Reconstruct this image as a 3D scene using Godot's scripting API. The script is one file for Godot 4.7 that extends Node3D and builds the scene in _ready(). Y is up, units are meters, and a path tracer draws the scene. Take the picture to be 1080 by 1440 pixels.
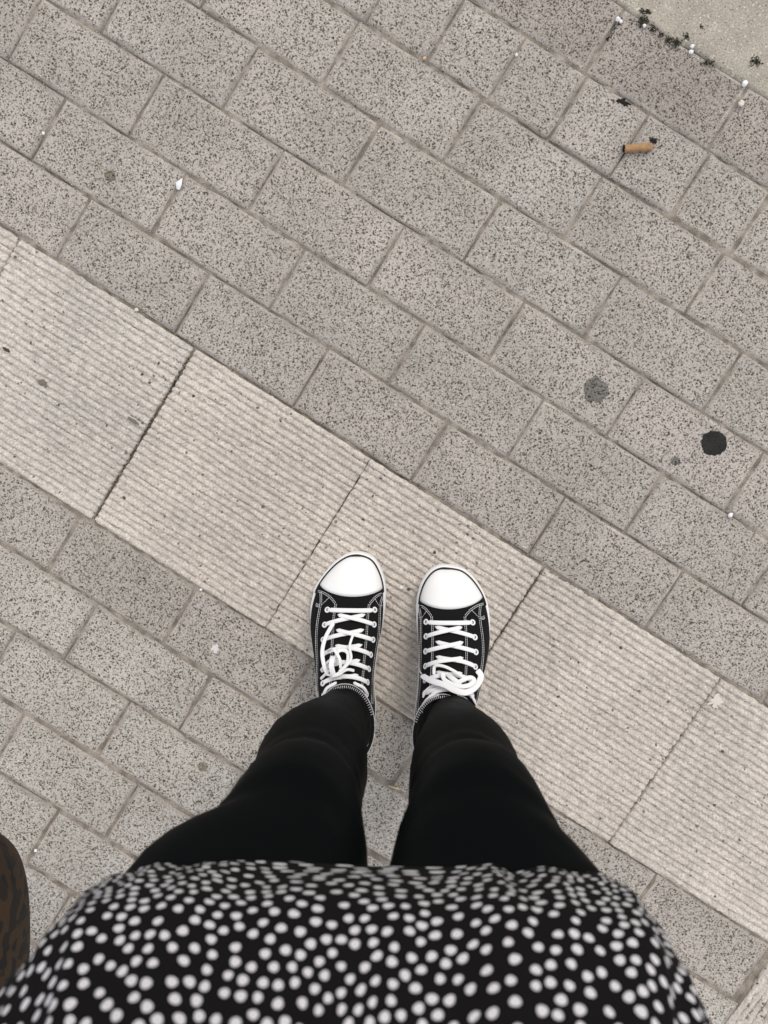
extends Node3D

# ---------------------------------------------------------------- helpers
var M := {}
var names := {}
var PAVE := Transform3D.IDENTITY      # frame of the paving: local x runs along the ribbed strip, local -z across it

func numbered(called: String) -> String:
	if not names.has(called):
		names[called] = 0
		return called
	names[called] += 1
	return "%s_%03d" % [called, names[called]]

func put(o: Node3D, called: String, parent: Node = null) -> void:
	if parent == null:
		o.name = numbered(called)
		add_child(o, true)
	else:
		var n := called
		var k := 0
		while parent.has_node(NodePath(n)):
			k += 1
			n = "%s_%03d" % [called, k]
		o.name = n
		parent.add_child(o, true)

func obj(called: String, mesh: Mesh, m: Material, parent: Node = null) -> MeshInstance3D:
	var o := MeshInstance3D.new()
	o.mesh = mesh
	if m:
		o.material_override = m
	put(o, called, parent)
	return o

func tag(o: Node, label: String, category := "", group := "", kind := "") -> Node:
	o.set_meta("label", label)
	if category != "":
		o.set_meta("category", category)
	if group != "":
		o.set_meta("group", group)
	if kind != "":
		o.set_meta("kind", kind)
	return o

func st_new() -> SurfaceTool:
	var st := SurfaceTool.new()
	st.begin(Mesh.PRIMITIVE_TRIANGLES)
	return st

var vbase := {}

func st_count(st: SurfaceTool) -> int:
	return vbase.get(st, 0)

# rows of points; front faces look along (row direction) x (column direction), or the other way with flip
func add_grid(st: SurfaceTool, rows: Array, flip := false, closed := false, uvs: Array = []) -> void:
	var b := st_count(st)
	var nr := rows.size()
	var nc: int = rows[0].size()
	for i in nr:
		var r: PackedVector3Array = rows[i]
		for j in nc:
			st.set_uv(uvs[i][j] if uvs.size() > 0 else Vector2(float(j) / nc, float(i) / nr))
			st.add_vertex(r[j])
	vbase[st] = b + nr * nc
	var last := nc if closed else nc - 1
	for i in nr - 1:
		for j in last:
			var j2 := (j + 1) % nc
			var p := b + i * nc + j
			var q := b + i * nc + j2
			var s := b + (i + 1) * nc + j2
			var t := b + (i + 1) * nc + j
			if flip:
				for x in [p, s, q, p, t, s]:
					st.add_index(x)
			else:
				for x in [p, q, s, p, s, t]:
					st.add_index(x)

func add_fan(st: SurfaceTool, ring: PackedVector3Array, centre: Vector3, flip := false) -> void:
	var b := st_count(st)
	for v in ring:
		st.set_uv(Vector2(v.x, v.z))
		st.add_vertex(v)
	st.set_uv(Vector2(centre.x, centre.z))
	st.add_vertex(centre)
	var n := ring.size()
	vbase[st] = b + n + 1
	for j in n:
		var a := b + j
		var c := b + (j + 1) % n
		for x in ([b + n, c, a] if flip else [b + n, a, c]):
			st.add_index(x)

func finish(st: SurfaceTool) -> ArrayMesh:
	st.generate_normals()
	vbase.erase(st)
	return st.commit()

func catmull(pts: Array, per: int) -> Array:
	var out := []
	var n := pts.size()
	for i in n - 1:
		var p0 = pts[maxi(i - 1, 0)]
		var p1 = pts[i]
		var p2 = pts[i + 1]
		var p3 = pts[mini(i + 2, n - 1)]
		for k in per:
			var t := float(k) / per
			out.append(0.5 * (2.0 * p1 + (p2 - p0) * t + (2.0 * p0 - 5.0 * p1 + 4.0 * p2 - p3) * t * t + (3.0 * p1 - p0 - 3.0 * p2 + p3) * t * t * t))
	out.append(pts[n - 1])
	return out

# a tube of elliptic section along a path; wide across, thin along `up`
func add_ribbon(st: SurfaceTool, path: Array, wide: float, thin: float, up: Vector3, sides := 8, taper := false) -> void:
	var rows := []
	var n := path.size()
	for i in n:
		var p: Vector3 = path[i]
		var t: Vector3 = (path[mini(i + 1, n - 1)] - path[maxi(i - 1, 0)])
		t = t.normalized() if t.length() > 1e-7 else Vector3.FORWARD
		var u := up
		var s := t.cross(u)
		if s.length() < 0.1:
			s = t.cross(Vector3.RIGHT)
		s = s.normalized()
		u = s.cross(t).normalized()
		var k := 1.0
		if taper and (i == 0 or i == n - 1):
			k = 0.15
		var r := PackedVector3Array()
		for j in sides:
			var a := TAU * j / sides
			r.append(p + s * cos(a) * wide * 0.5 * k + u * sin(a) * thin * 0.5 * k)
		rows.append(r)
	add_grid(st, rows, false, true)
	add_fan(st, rows[0], path[0], true)
	add_fan(st, rows[n - 1], path[n - 1])

func tab(t: Array, x: float) -> float:
	if x <= t[0].x:
		return t[0].y
	for i in range(1, t.size()):
		if x <= t[i].x:
			return lerpf(t[i - 1].y, t[i].y, (x - t[i - 1].x) / (t[i].x - t[i - 1].x))
	return t[t.size() - 1].y

func noise(sd: int, f: float, oct := 3, kind := FastNoiseLite.TYPE_SIMPLEX_SMOOTH) -> FastNoiseLite:
	var n := FastNoiseLite.new()
	n.seed = sd
	n.noise_type = kind
	n.frequency = f
	n.fractal_octaves = oct
	n.fractal_type = FastNoiseLite.FRACTAL_FBM if oct > 1 else FastNoiseLite.FRACTAL_NONE
	return n

# ---------------------------------------------------------------- textures and materials
func grey_bytes(size: int, layers: Array, mid: float) -> PackedByteArray:
	# sum of noise pictures: each layer is [noise, strength]
	var acc := PackedFloat32Array()
	acc.resize(size * size)
	acc.fill(mid)
	for l in layers:
		var d: PackedByteArray = l[0].get_image(size, size, false, false, false).get_data()
		var k: float = l[1] / 127.5
		for i in size * size:
			acc[i] += (d[i] - 127.5) * k
	var out := PackedByteArray()
	out.resize(size * size)
	for i in size * size:
		out[i] = clampi(int(acc[i]), 0, 255)
	return out

func stamp(b: PackedByteArray, size: int, x: float, y: float, rx: float, ry: float, turn: float, value: int) -> void:
	var c := cos(turn)
	var s := sin(turn)
	var r := maxf(rx, ry) + 0.7
	for j in range(int(y - r), int(y + r) + 1):
		for i in range(int(x - r), int(x + r) + 1):
			var dx := i - x
			var dy := j - y
			var u := (dx * c + dy * s) / rx
			var v := (dy * c - dx * s) / ry
			var q := u * u + v * v
			if q < 1.0:
				b[posmod(j, size) * size + posmod(i, size)] = value
			elif q < 1.9:
				var at := posmod(j, size) * size + posmod(i, size)
				b[at] = (b[at] + value) / 2

func tex(b: PackedByteArray, size: int) -> ImageTexture:
	var im := Image.create_from_data(size, size, false, Image.FORMAT_L8, b)
	im.convert(Image.FORMAT_RGB8)
	return ImageTexture.create_from_image(im)

func world_mat(t: Texture2D, tint: Color, scale: float, rough: float, bump: float, offset := Vector3(0.5, 0.0, 0.45)) -> StandardMaterial3D:
	var m := StandardMaterial3D.new()
	m.albedo_texture = t
	m.albedo_color = tint
	m.roughness = rough
	m.metallic_specular = 0.3
	m.uv1_triplanar = true
	m.uv1_world_triplanar = true
	m.uv1_triplanar_sharpness = 14.0
	m.uv1_scale = Vector3.ONE * scale
	m.uv1_offset = offset
	if bump > 0.0:
		m.heightmap_enabled = true
		m.heightmap_texture = t
		m.heightmap_scale = bump
	return m

func plain(lin: Color, rough: float, spec := 0.5) -> StandardMaterial3D:
	var m := StandardMaterial3D.new()
	m.albedo_color = lin.linear_to_srgb()
	m.roughness = rough
	m.metallic_specular = spec
	return m

func cloth(lin: Color, rough: float, scale: float, bump: float, sheen: float) -> StandardMaterial3D:
	var m := plain(lin, rough, 0.25)
	m.uv1_triplanar = true
	m.uv1_scale = Vector3.ONE * scale
	m.heightmap_enabled = true
	m.heightmap_texture = M.weave_tex
	m.heightmap_scale = bump
	if sheen > 0.0:
		m.rim_enabled = true
		m.rim = sheen
		m.rim_tint = 0.3
	return m

func make_materials() -> void:
	var rng := RandomNumberGenerator.new()
	rng.seed = 11
	# exposed-aggregate paving: grey cement with dark, grey and a few white grains
	var S := 2048
	var b := grey_bytes(S, [[noise(1, 0.25, 2), 34.0], [noise(2, 0.004, 3), 14.0]], 190.0)
	var ppm := S * 0.6            # pixels per metre
	for k in 190000:
		var r := rng.randf_range(0.0005, 0.0010) * ppm
		stamp(b, S, rng.randf() * S, rng.randf() * S, r, r * rng.randf_range(0.6, 1.0), rng.randf() * PI, rng.randi_range(100, 150))
	for k in 175000:
		var big := rng.randf()
		var r := lerpf(0.00055, 0.00125, big * big * big) * ppm
		stamp(b, S, rng.randf() * S, rng.randf() * S, r, r * rng.randf_range(0.55, 1.0), rng.randf() * PI, rng.randi_range(54, 106))
	for k in 13000:
		var r := rng.randf_range(0.0004, 0.0009) * ppm
		stamp(b, S, rng.randf() * S, rng.randf() * S, r, r * rng.randf_range(0.6, 1.0), rng.randf() * PI, rng.randi_range(215, 248))
	var warm := PackedByteArray()
	warm.resize(S * S * 3)
	for i in S * S:
		var d: int = maxi(200 - b[i], 0)
		warm[i * 3] = b[i] + d / 30
		warm[i * 3 + 1] = b[i]
		warm[i * 3 + 2] = b[i] - d / 14
	M.speck_tex = ImageTexture.create_from_image(Image.create_from_data(S, S, false, Image.FORMAT_RGB8, warm))
	# plain cement for worn edges, with only a few grains
	S = 1024
	b = grey_bytes(S, [[noise(5, 0.25, 3), 34.0], [noise(6, 0.012, 3), 26.0]], 172.0)
	for k in 30000:
		var r := rng.randf_range(0.55, 1.25)
		stamp(b, S, rng.randf() * S, rng.randf() * S, r, r * 0.8, rng.randf() * PI, rng.randi_range(70, 140))
	for k in 3000:
		stamp(b, S, rng.randf() * S, rng.randf() * S, 0.8, 0.7, 0.0, rng.randi_range(205, 235))
	M.cement_tex = tex(b, S)
	# ribbed tiles: pale cement, pitted
	S = 2048
	b = grey_bytes(S, [[noise(7, 0.22, 3), 40.0], [noise(8, 0.05, 2), 20.0], [noise(9, 0.004, 3), 14.0]], 206.0)
	for k in 16000:
		var r := rng.randf_range(0.0004, 0.0009) * ppm
		stamp(b, S, rng.randf() * S, rng.randf() * S, r, r * rng.randf_range(0.5, 1.0), rng.randf() * PI, rng.randi_range(236, 254))
	for k in 12000:
		var r := rng.randf_range(0.0004, 0.0009) * ppm
		stamp(b, S, rng.randf() * S, rng.randf() * S, r, r * rng.randf_range(0.5, 1.0), rng.randf() * PI, rng.randi_range(140, 180))
	for k in 5200:
		var big := rng.randf()
		var r := lerpf(0.0006, 0.0022, big * big * big * big) * ppm
		stamp(b, S, rng.randf() * S, rng.randf() * S, r, r * rng.randf_range(0.5, 1.0), rng.randf() * PI, rng.randi_range(74, 135))
	M.tile_tex = tex(b, S)
	# coarse washed concrete of the slab
	S = 1024
	b = grey_bytes(S, [[noise(12, 0.2, 2), 34.0], [noise(13, 0.01, 3), 16.0]], 178.0)
	for k in 9000:
		var r := rng.randf_range(0.8, 2.4)
		stamp(b, S, rng.randf() * S, rng.randf() * S, r, r * rng.randf_range(0.5, 1.0), rng.randf() * PI, rng.randi_range(186, 226))
	for k in 3500:
		var r := rng.randf_range(0.7, 1.9)
		stamp(b, S, rng.randf() * S, rng.randf() * S, r, r * rng.randf_range(0.5, 1.0), rng.randf() * PI, rng.randi_range(105, 150))
	M.slab_tex = tex(b, S)
	# joint sand
	S = 512
	b = grey_bytes(S, [[noise(15, 0.4, 2), 60.0], [noise(16, 0.02, 3), 46.0]], 140.0)
	M.sand_tex = tex(b, S)
	# weave of the cloth
	S = 256
	var w := PackedByteArray()
	w.resize(S * S)
	for j in S:
		for i in S:
			var over := ((i / 8) + (j / 8)) % 2 == 0
			var h := sin(PI * ((i % 8) + 0.5) / 8.0) if over else sin(PI * ((j % 8) + 0.5) / 8.0)
			w[j * S + i] = int(120 + 110 * h)
	M.weave_tex = tex(w, S)
	# print of the top: small uneven white dots on black
	S = 1024
	var rgb := PackedByteArray()
	rgb.resize(S * S * 3)
	for i in S * S:
		rgb[i * 3] = 21
		rgb[i * 3 + 1] = 20
		rgb[i * 3 + 2] = 21
	var dots: Array[Vector2] = []
	var tries := 0
	var cell := {}
	while tries < 60000:
		tries += 1
		var p := Vector2(rng.randf(), rng.randf()) * S
		var ok := true
		var gap := rng.randf_range(30.5, 32.5)
		var cx := int(p.x / 64.0)
		var cy := int(p.y / 64.0)
		for dy in [-1, 0, 1]:
			for dx in [-1, 0, 1]:
				for q in cell.get(Vector2i(posmod(cx + dx, 16), posmod(cy + dy, 16)), []):
					var d: Vector2 = (p - q).abs()
					d = Vector2(minf(d.x, S - d.x), minf(d.y, S - d.y))
					if d.length() < gap:
						ok = false
		if ok:
			dots.append(p)
			var key := Vector2i(cx, cy)
			if not cell.has(key):
				cell[key] = []
			cell[key].append(p)
	for p in dots:
		var r := rng.randf_range(9.9, 11.5)
		var e := rng.randf_range(0.0, 0.07)
		var ph := rng.randf() * TAU
		for j in range(int(p.y) - 18, int(p.y) + 19):
			for i in range(int(p.x) - 18, int(p.x) + 19):
				var d := Vector2(i, j) - p
				var rr := r * (1.0 + e * cos(2.0 * (d.angle() - ph)) + 0.04 * sin(3.0 * d.angle() + ph))
				var a := clampf(rr - d.length() + 0.5, 0.0, 1.0)
				if a > 0.0:
					var at := (posmod(j, S) * S + posmod(i, S)) * 3
					rgb[at] = int(lerpf(rgb[at], 211, a))
					rgb[at + 1] = int(lerpf(rgb[at + 1], 210, a))
					rgb[at + 2] = int(lerpf(rgb[at + 2], 215, a))
	M.dots_tex = ImageTexture.create_from_image(Image.create_from_data(S, S, false, Image.FORMAT_RGB8, rgb))
	# leopard print
	S = 512
	rgb = PackedByteArray()
	rgb.resize(S * S * 3)
	var l1 := noise(21, 0.016, 1)
	var l2 := noise(22, 0.03, 2)
	for j in S:
		for i in S:
			var v := l1.get_noise_2d(i, j)
			var k := v + 0.5 * l2.get_noise_2d(i, j) > 0.0
			var at := (j * S + i) * 3
			rgb[at] = 10 if k else 60
			rgb[at + 1] = 8 if k else 41
			rgb[at + 2] = 6 if k else 18
	M.leopard_tex = ImageTexture.create_from_image(Image.create_from_data(S, S, false, Image.FORMAT_RGB8, rgb))

	M.paver = []
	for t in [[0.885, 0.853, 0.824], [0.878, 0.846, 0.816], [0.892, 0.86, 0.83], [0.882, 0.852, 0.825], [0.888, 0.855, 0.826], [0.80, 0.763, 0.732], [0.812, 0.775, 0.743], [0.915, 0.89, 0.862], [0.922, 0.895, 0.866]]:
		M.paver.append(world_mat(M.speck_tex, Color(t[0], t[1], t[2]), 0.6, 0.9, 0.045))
	M.edge = world_mat(M.cement_tex, Color(0.93, 0.892, 0.855), 1.2, 0.95, 0.05)
	M.tile = []
	for t in [[0.925, 0.888, 0.848], [0.92, 0.884, 0.846], [0.916, 0.882, 0.846], [0.912, 0.88, 0.848]]:
		M.tile.append(world_mat(M.tile_tex, Color(t[0], t[1], t[2]), 0.6, 0.9, 0.09))
	M.slab = world_mat(M.slab_tex, Color(0.90, 0.865, 0.805), 1.6, 0.95, 0.12)
	M.sand = world_mat(M.sand_tex, Color(0.94, 0.885, 0.825), 3.7, 1.0, 0.1)
	M.ground = world_mat(M.cement_tex, Color(0.8, 0.77, 0.73), 0.7, 0.95, 0.05)
	M.canvas = cloth(Color(0.0085, 0.0085, 0.0092), 0.95, 7.0, 0.02, 0.06)
	M.leggings = cloth(Color(0.0025, 0.0034, 0.0039), 0.62, 9.0, 0.004, 0.015)
	M.leggings.metallic_specular = 0.13
	M.rubber = plain(Color(0.86, 0.86, 0.86), 0.35, 0.5)
	M.stripe = plain(Color(0.012, 0.012, 0.014), 0.5, 0.4)
	M.lace = cloth(Color(0.84, 0.84, 0.86), 0.9, 12.0, 0.02, 0.0)
	M.thread = plain(Color(0.62, 0.62, 0.64), 0.9, 0.2)
	M.ring = plain(Color(0.8, 0.8, 0.82), 0.4, 0.5)
	M.hole = plain(Color(0.17, 0.17, 0.18), 0.7, 0.3)
	var d := StandardMaterial3D.new()
	d.albedo_texture = M.dots_tex
	d.roughness = 0.9
	d.metallic_specular = 0.2
	M.dots = d
	d = StandardMaterial3D.new()
	d.albedo_texture = M.leopard_tex
	d.roughness = 0.85
	d.uv1_triplanar = true
	d.uv1_scale = Vector3.ONE * 5.0
	M.leopard = d

# ---------------------------------------------------------------- paving
func pave_point(u: float, v: float, y := 0.0) -> Vector3:
	return PAVE * Vector3(u, y, -v)

# a worn concrete paver: flat speckled top, soft irregular chamfer, sides
func paver_mesh(lx: float, lz: float, sd: int) -> ArrayMesh:
	var rng := RandomNumberGenerator.new()
	rng.seed = sd
	var per := []      # points round the rectangle, with outward direction
	var nx := 10 if lx > 0.15 else 6
	var nz := 6
	var hx := lx / 2
	var hz := lz / 2
	for i in nx:
		per.append(Vector2(lerpf(-hx, hx, float(i) / nx), -hz))
	for i in nz:
		per.append(Vector2(hx, lerpf(-hz, hz, float(i) / nz)))
	for i in nx:
		per.append(Vector2(lerpf(hx, -hx, float(i) / nx), hz))
	for i in nz:
		per.append(Vector2(-hx, lerpf(hz, -hz, float(i) / nz)))
	var top := PackedVector3Array()
	var mid := PackedVector3Array()
	var low := PackedVector3Array()
	var foot := PackedVector3Array()
	for p in per:
		var inset := rng.randf_range(0.0042, 0.0072)
		var half := inset * rng.randf_range(0.35, 0.5)
		var j := rng.randf_range(-0.0006, 0.0006)
		var q: Vector2 = p
		var a := Vector2(signf(q.x) * minf(absf(q.x), hx - inset), signf(q.y) * minf(absf(q.y), hz - inset))
		var m := Vector2(signf(q.x) * minf(absf(q.x), hx - half), signf(q.y) * minf(absf(q.y), hz - half))
		var k := Vector2(signf(q.x) * minf(absf(q.x), hx - 0.0006 + j), signf(q.y) * minf(absf(q.y), hz - 0.0006 + j))
		top.append(Vector3(a.x, 0.0, a.y))
		mid.append(Vector3(m.x, rng.randf_range(-0.0009, -0.0004), m.y))
		low.append(Vector3(k.x, rng.randf_range(-0.0030, -0.0021), k.y))
		foot.append(Vector3(k.x, -0.03, k.y))
	var st := st_new()
	st.set_smooth_group(-1)
	add_fan(st, top, Vector3.ZERO)
	var mesh := finish(st)
	st = st_new()
	add_grid(st, [top, mid, low], true, true)
	add_grid(st, [low, foot], true, true)
	st.generate_normals()
	vbase.erase(st)
	return st.commit(mesh)

func make_paving() -> void:
	var rng := RandomNumberGenerator.new()
	rng.seed = 5
	var full := []
	var half := []
	for k in 8:
		full.append(paver_mesh(0.2006, 0.1000, 100 + k))
	for k in 4:
		half.append(paver_mesh(0.0997, 0.1000, 200 + k))
	var pavement := Node3D.new()
	put(pavement, "pavement")
	pavement.transform = PAVE
	tag(pavement, "grey speckled concrete paving stones laid in running bond on both sides of the ribbed strip", "", "", "structure")
	# bed of sand that shows in the joints, fuller beside the person than behind the strip
	var rows := []
	var hn := noise(31, 14.0, 3)
	var step := 0.008
	var v := -0.86
	while v < 1.05:
		var r := PackedVector3Array()
		var u := -0.86
		while u < 1.5:
			var h := -0.0026 + 0.0022 * hn.get_noise_2d(u, v) * 2.0 + 0.0024 * hn.get_noise_2d(u * 0.22 + 9.0, v * 0.22) * 2.0
			if v < 0.0:
				h += 0.0019
			if v > 0.006 and v < 0.291:
				h = -0.0075 + 0.001 * hn.get_noise_2d(u, v)
			r.append(Vector3(u, clampf(h, -0.008, -0.0012 if v > 0.0 else -0.0011), -v))
			u += step
		rows.append(r)
		v += step
	var st := st_new()
	add_grid(st, rows, true)
	var sand := obj("joint_sand", finish(st), M.sand, pavement)
	sand.set_meta("kind", "stuff")
	# rows: first joint along the strip, lower edge of the row, pitch of the joints
	var starts := {0: -0.2392, 1: -0.3415, 2: -0.4395, 3: -0.343, 4: -0.037, 5: -0.028, 6: 0.269, -1: -0.020, -2: 0.0685, -3: 0.186, -4: 0.0595, -5: 0.178, -6: 0.06, -7: 0.18, -8: 0.07}
	for row in starts:
		var pitch := 0.2019
		var meshes := full
		if row == 5:
			pitch = 0.1009
			meshes = half
		var lo: float = 0.2993 + 0.1014 * row if row >= 0 else 0.0005 + 0.1022 * row
		if row >= 5:
			lo += 0.0015
		var mid_v := lo + 0.0505
		var u: float = starts[row]
		while u > -0.8:
			u -= pitch
		while u < 1.6:
			var mid_u := u + pitch / 2.0
			u += pitch
			var cut := 0.0
			if row < 0 and mid_u + pitch / 2.0 > 1.23:
				cut = 1.2035 - (mid_u - pitch / 2.0)
				if cut < 0.04:
					continue
				mid_u = 1.2035 - cut / 2.0
			var w := pave_point(mid_u, mid_v)
			if w.x < -0.95 or w.x > 0.88 or w.z < -0.95 or w.z > 1.15:
				continue
			var o := MeshInstance3D.new()
			o.mesh = meshes[rng.randi() % meshes.size()] if cut == 0.0 else paver_mesh(cut - 0.0015, 0.1000, 400 - row)
			var turned := Basis(Vector3.UP, PI if rng.randf() < 0.5 else 0.0)
			var tilt := Basis.from_euler(Vector3(rng.randf_range(-0.008, 0.008), rng.randf_range(-0.004, 0.004), rng.randf_range(-0.004, 0.004)))
			o.transform = Transform3D(tilt * turned, Vector3(mid_u + rng.randf_range(-0.0006, 0.0006), rng.randf_range(-0.0007, 0.0007), -mid_v + rng.randf_range(-0.0005, 0.0005)))
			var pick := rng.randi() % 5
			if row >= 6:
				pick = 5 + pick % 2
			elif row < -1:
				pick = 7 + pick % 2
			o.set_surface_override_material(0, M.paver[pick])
			o.set_surface_override_material(1, M.edge)
			put(o, "paving_stone", pavement)
	make_outer_paving(pavement, full[0], half[0], starts)

# the same paving going on beyond what the picture shows
func make_outer_paving(pavement: Node3D, mesh: ArrayMesh, small: ArrayMesh, starts: Dictionary) -> void:
	var m := mesh.duplicate() as ArrayMesh
	m.surface_set_material(0, M.paver[0])
	m.surface_set_material(1, M.edge)
	var spots: Array[Vector3] = []
	for row in range(-34, 7):
		var start: float = starts.get(row, 0.06 + 0.12 * posmod(row, 2))
		var lo: float = 0.2993 + 0.1014 * row if row >= 0 else 0.0005 + 0.1022 * row
		if row >= 5:
			lo += 0.0015
		for k in range(-20, 22):
			var u := start + 0.2019 * k + 0.10095
			if row < 0 and u > 1.09 and u < 1.61:
				continue
			var w := pave_point(u, lo + 0.0505)
			if w.x < -0.95 or w.x > 0.88 or w.z < -0.95 or w.z > 1.15:
				spots.append(Vector3(u, 0.0, -lo - 0.0505))
	var mm := MultiMesh.new()
	mm.transform_format = MultiMesh.TRANSFORM_3D
	mm.mesh = m
	mm.instance_count = spots.size()
	for i in spots.size():
		mm.set_instance_transform(i, Transform3D(Basis.IDENTITY, spots[i]))
	var o := MultiMeshInstance3D.new()
	o.multimesh = mm
	put(o, "distant_paving", pavement)
	o.set_meta("kind", "stuff")

# a ribbed guidance tile: 29 rounded ribs along x, cast a little unevenly
func tile_mesh(lx: float, lz: float, sd: int) -> ArrayMesh:
	var rng := RandomNumberGenerator.new()
	rng.seed = sd
	var wob := noise(sd, 9.0, 2)
	var rough := noise(sd + 50, 170.0, 2)
	var edge := noise(sd + 90, 60.0, 2)
	var ribs := 29
	var nu := 110
	var prof := [Vector2(0.0, -0.0031), Vector2(0.12, -0.0024), Vector2(0.25, -0.0004), Vector2(0.40, 0.0), Vector2(0.58, -0.0003), Vector2(0.76, -0.0011), Vector2(0.90, -0.0026)]
	var vs: Array[Vector2] = []
	for k in ribs:
		for p in prof:
			vs.append(Vector2((k + p.x) / ribs, p.y))
	vs.append(Vector2(1.0, -0.0028))
	var rows := []
	for i in vs.size():
		var r := PackedVector3Array()
		var rib := float(i / 7)
		for j in nu + 1:
			var x := lerpf(-lx / 2, lx / 2, float(j) / nu)
			var z := lz / 2 - vs[i].x * lz
			var y := vs[i].y
			if i > 0 and i < vs.size() - 1:
				z += wob.get_noise_2d(x, rib * 0.35) * 0.0022 + rough.get_noise_2d(x, z) * 0.0016
				y += wob.get_noise_2d(x + 5.0, rib * 0.35) * 0.0009
			y += rough.get_noise_2d(x * 1.4, z + 3.0) * 0.0013
			if j == 0 or j == nu:
				x += (edge.get_noise_2d(z, 2.0 * j) * 0.0014)
				y -= 0.0012
			if i == 0 or i == vs.size() - 1:
				z += edge.get_noise_2d(x, 7.0 + i) * 0.0012
			r.append(Vector3(x, y, z))
		rows.append(r)
	var st := st_new()
	add_grid(st, rows, true)
	# sides
	var nr := rows.size()
	for side in 4:
		var up := PackedVector3Array()
		if side == 0:
			up = rows[0]
		elif side == 1:
			up = rows[nr - 1]
		else:
			for i in nr:
				up.append(rows[i][0 if side == 2 else nu])
		var dn := PackedVector3Array()
		for p in up:
			dn.append(Vector3(p.x, -0.03, p.z))
		add_grid(st, [up, dn], side == 1 or side == 2)
	return finish(st)

func make_strip() -> void:
	var strip := Node3D.new()
	put(strip, "tactile_strip")
	strip.transform = PAVE
	tag(strip, "band of pale ribbed guidance tiles crossing the pavement under the sneakers", "", "", "structure")
	# joints along the strip with their widths: the one left of the shoes is wide and full of dirt
	var joints := [[-0.9, 0.002], [-0.6, 0.002], [-0.299, 0.0016], [-0.001, 0.0052], [0.300, 0.0012], [0.598, 0.0034], [0.903, 0.0022], [1.2, 0.002], [1.5, 0.002]]
	for k in joints.size() - 1:
		var a: float = joints[k][0] + joints[k][1] / 2
		var b: float = joints[k + 1][0] - joints[k + 1][1] / 2
		var o := obj("tactile_tile", tile_mesh(b - a, 0.2955, 300 + k), M.tile[[2, 1, 3, 0, 0, 1, 2, 3][k]], strip)
		o.position = Vector3((a + b) / 2, 0.0024 - 0.0004 * (k % 3), -0.1488)
		o.rotation = Vector3(0.0, 0.0, [0.0, 0.002, -0.003, 0.002, -0.002, 0.003, -0.002, 0.001][k])
	var mm := MultiMesh.new()
	mm.transform_format = MultiMesh.TRANSFORM_3D
	mm.mesh = tile_mesh(0.298, 0.2955, 320)
	mm.instance_count = 20
	for i in 20:
		mm.set_instance_transform(i, Transform3D(Basis.IDENTITY, Vector3(-1.05 - 0.3 * i if i < 10 else 1.65 + 0.3 * (i - 10), 0.002, -0.1488)))
	var more := MultiMeshInstance3D.new()
	more.multimesh = mm
	more.material_override = M.tile[1]
	put(more, "distant_tiles", strip)
	more.set_meta("kind", "stuff")
	var branch := Node3D.new()
	put(branch, "tactile_branch")
	branch.transform = PAVE
	tag(branch, "pale ribbed guidance tiles of a second band at the lower right corner of the paving", "", "", "structure")
	for k in 6:
		var o := obj("tactile_tile", tile_mesh(0.298, 0.296, 330 + k), M.tile[3 - k % 2], branch)
		o.position = Vector3(1.353, 0.0015, 0.1495 + 0.3 * k)
		o.rotation.y = PI / 2

func make_slab() -> void:
	var slab := Node3D.new()
	put(slab, "concrete_slab")
	slab.transform = PAVE
	tag(slab, "sandy beige washed concrete slab bordering the paving at the upper right corner", "", "", "structure")
	var en := noise(41, 22.0, 3)
	var hn := noise(42, 60.0, 3)
	var rows := []
	for i in 61:
		var r := PackedVector3Array()
		for j in 181:
			var u := lerpf(-0.9, 2.1, j / 180.0)
			var e := 1.0085 + en.get_noise_2d(u, 0.0) * 0.006 + hn.get_noise_2d(u, 4.0) * 0.002
			var v := lerpf(e, 2.6, pow(i / 60.0, 1.6))
			var y := 0.0015 + hn.get_noise_2d(u, v) * 0.0012
			if i == 0:
				y = -0.004
			elif i == 1:
				y -= 0.0012
			r.append(Vector3(u, y, -v))
		rows.append(r)
	var st := st_new()
	add_grid(st, rows, true)
	obj("slab_surface", finish(st), M.slab, slab)
	var st2 := st_new()
	var s := 40.0
	add_grid(st2, [PackedVector3Array([Vector3(-s, 0, s), Vector3(s, 0, s)]), PackedVector3Array([Vector3(-s, 0, -s), Vector3(s, 0, -s)])], true)
	var g := obj("ground", finish(st2), M.ground)
	g.position.y = -0.012
	tag(g, "plain grey ground that goes on beyond the paving", "", "", "structure")

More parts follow.
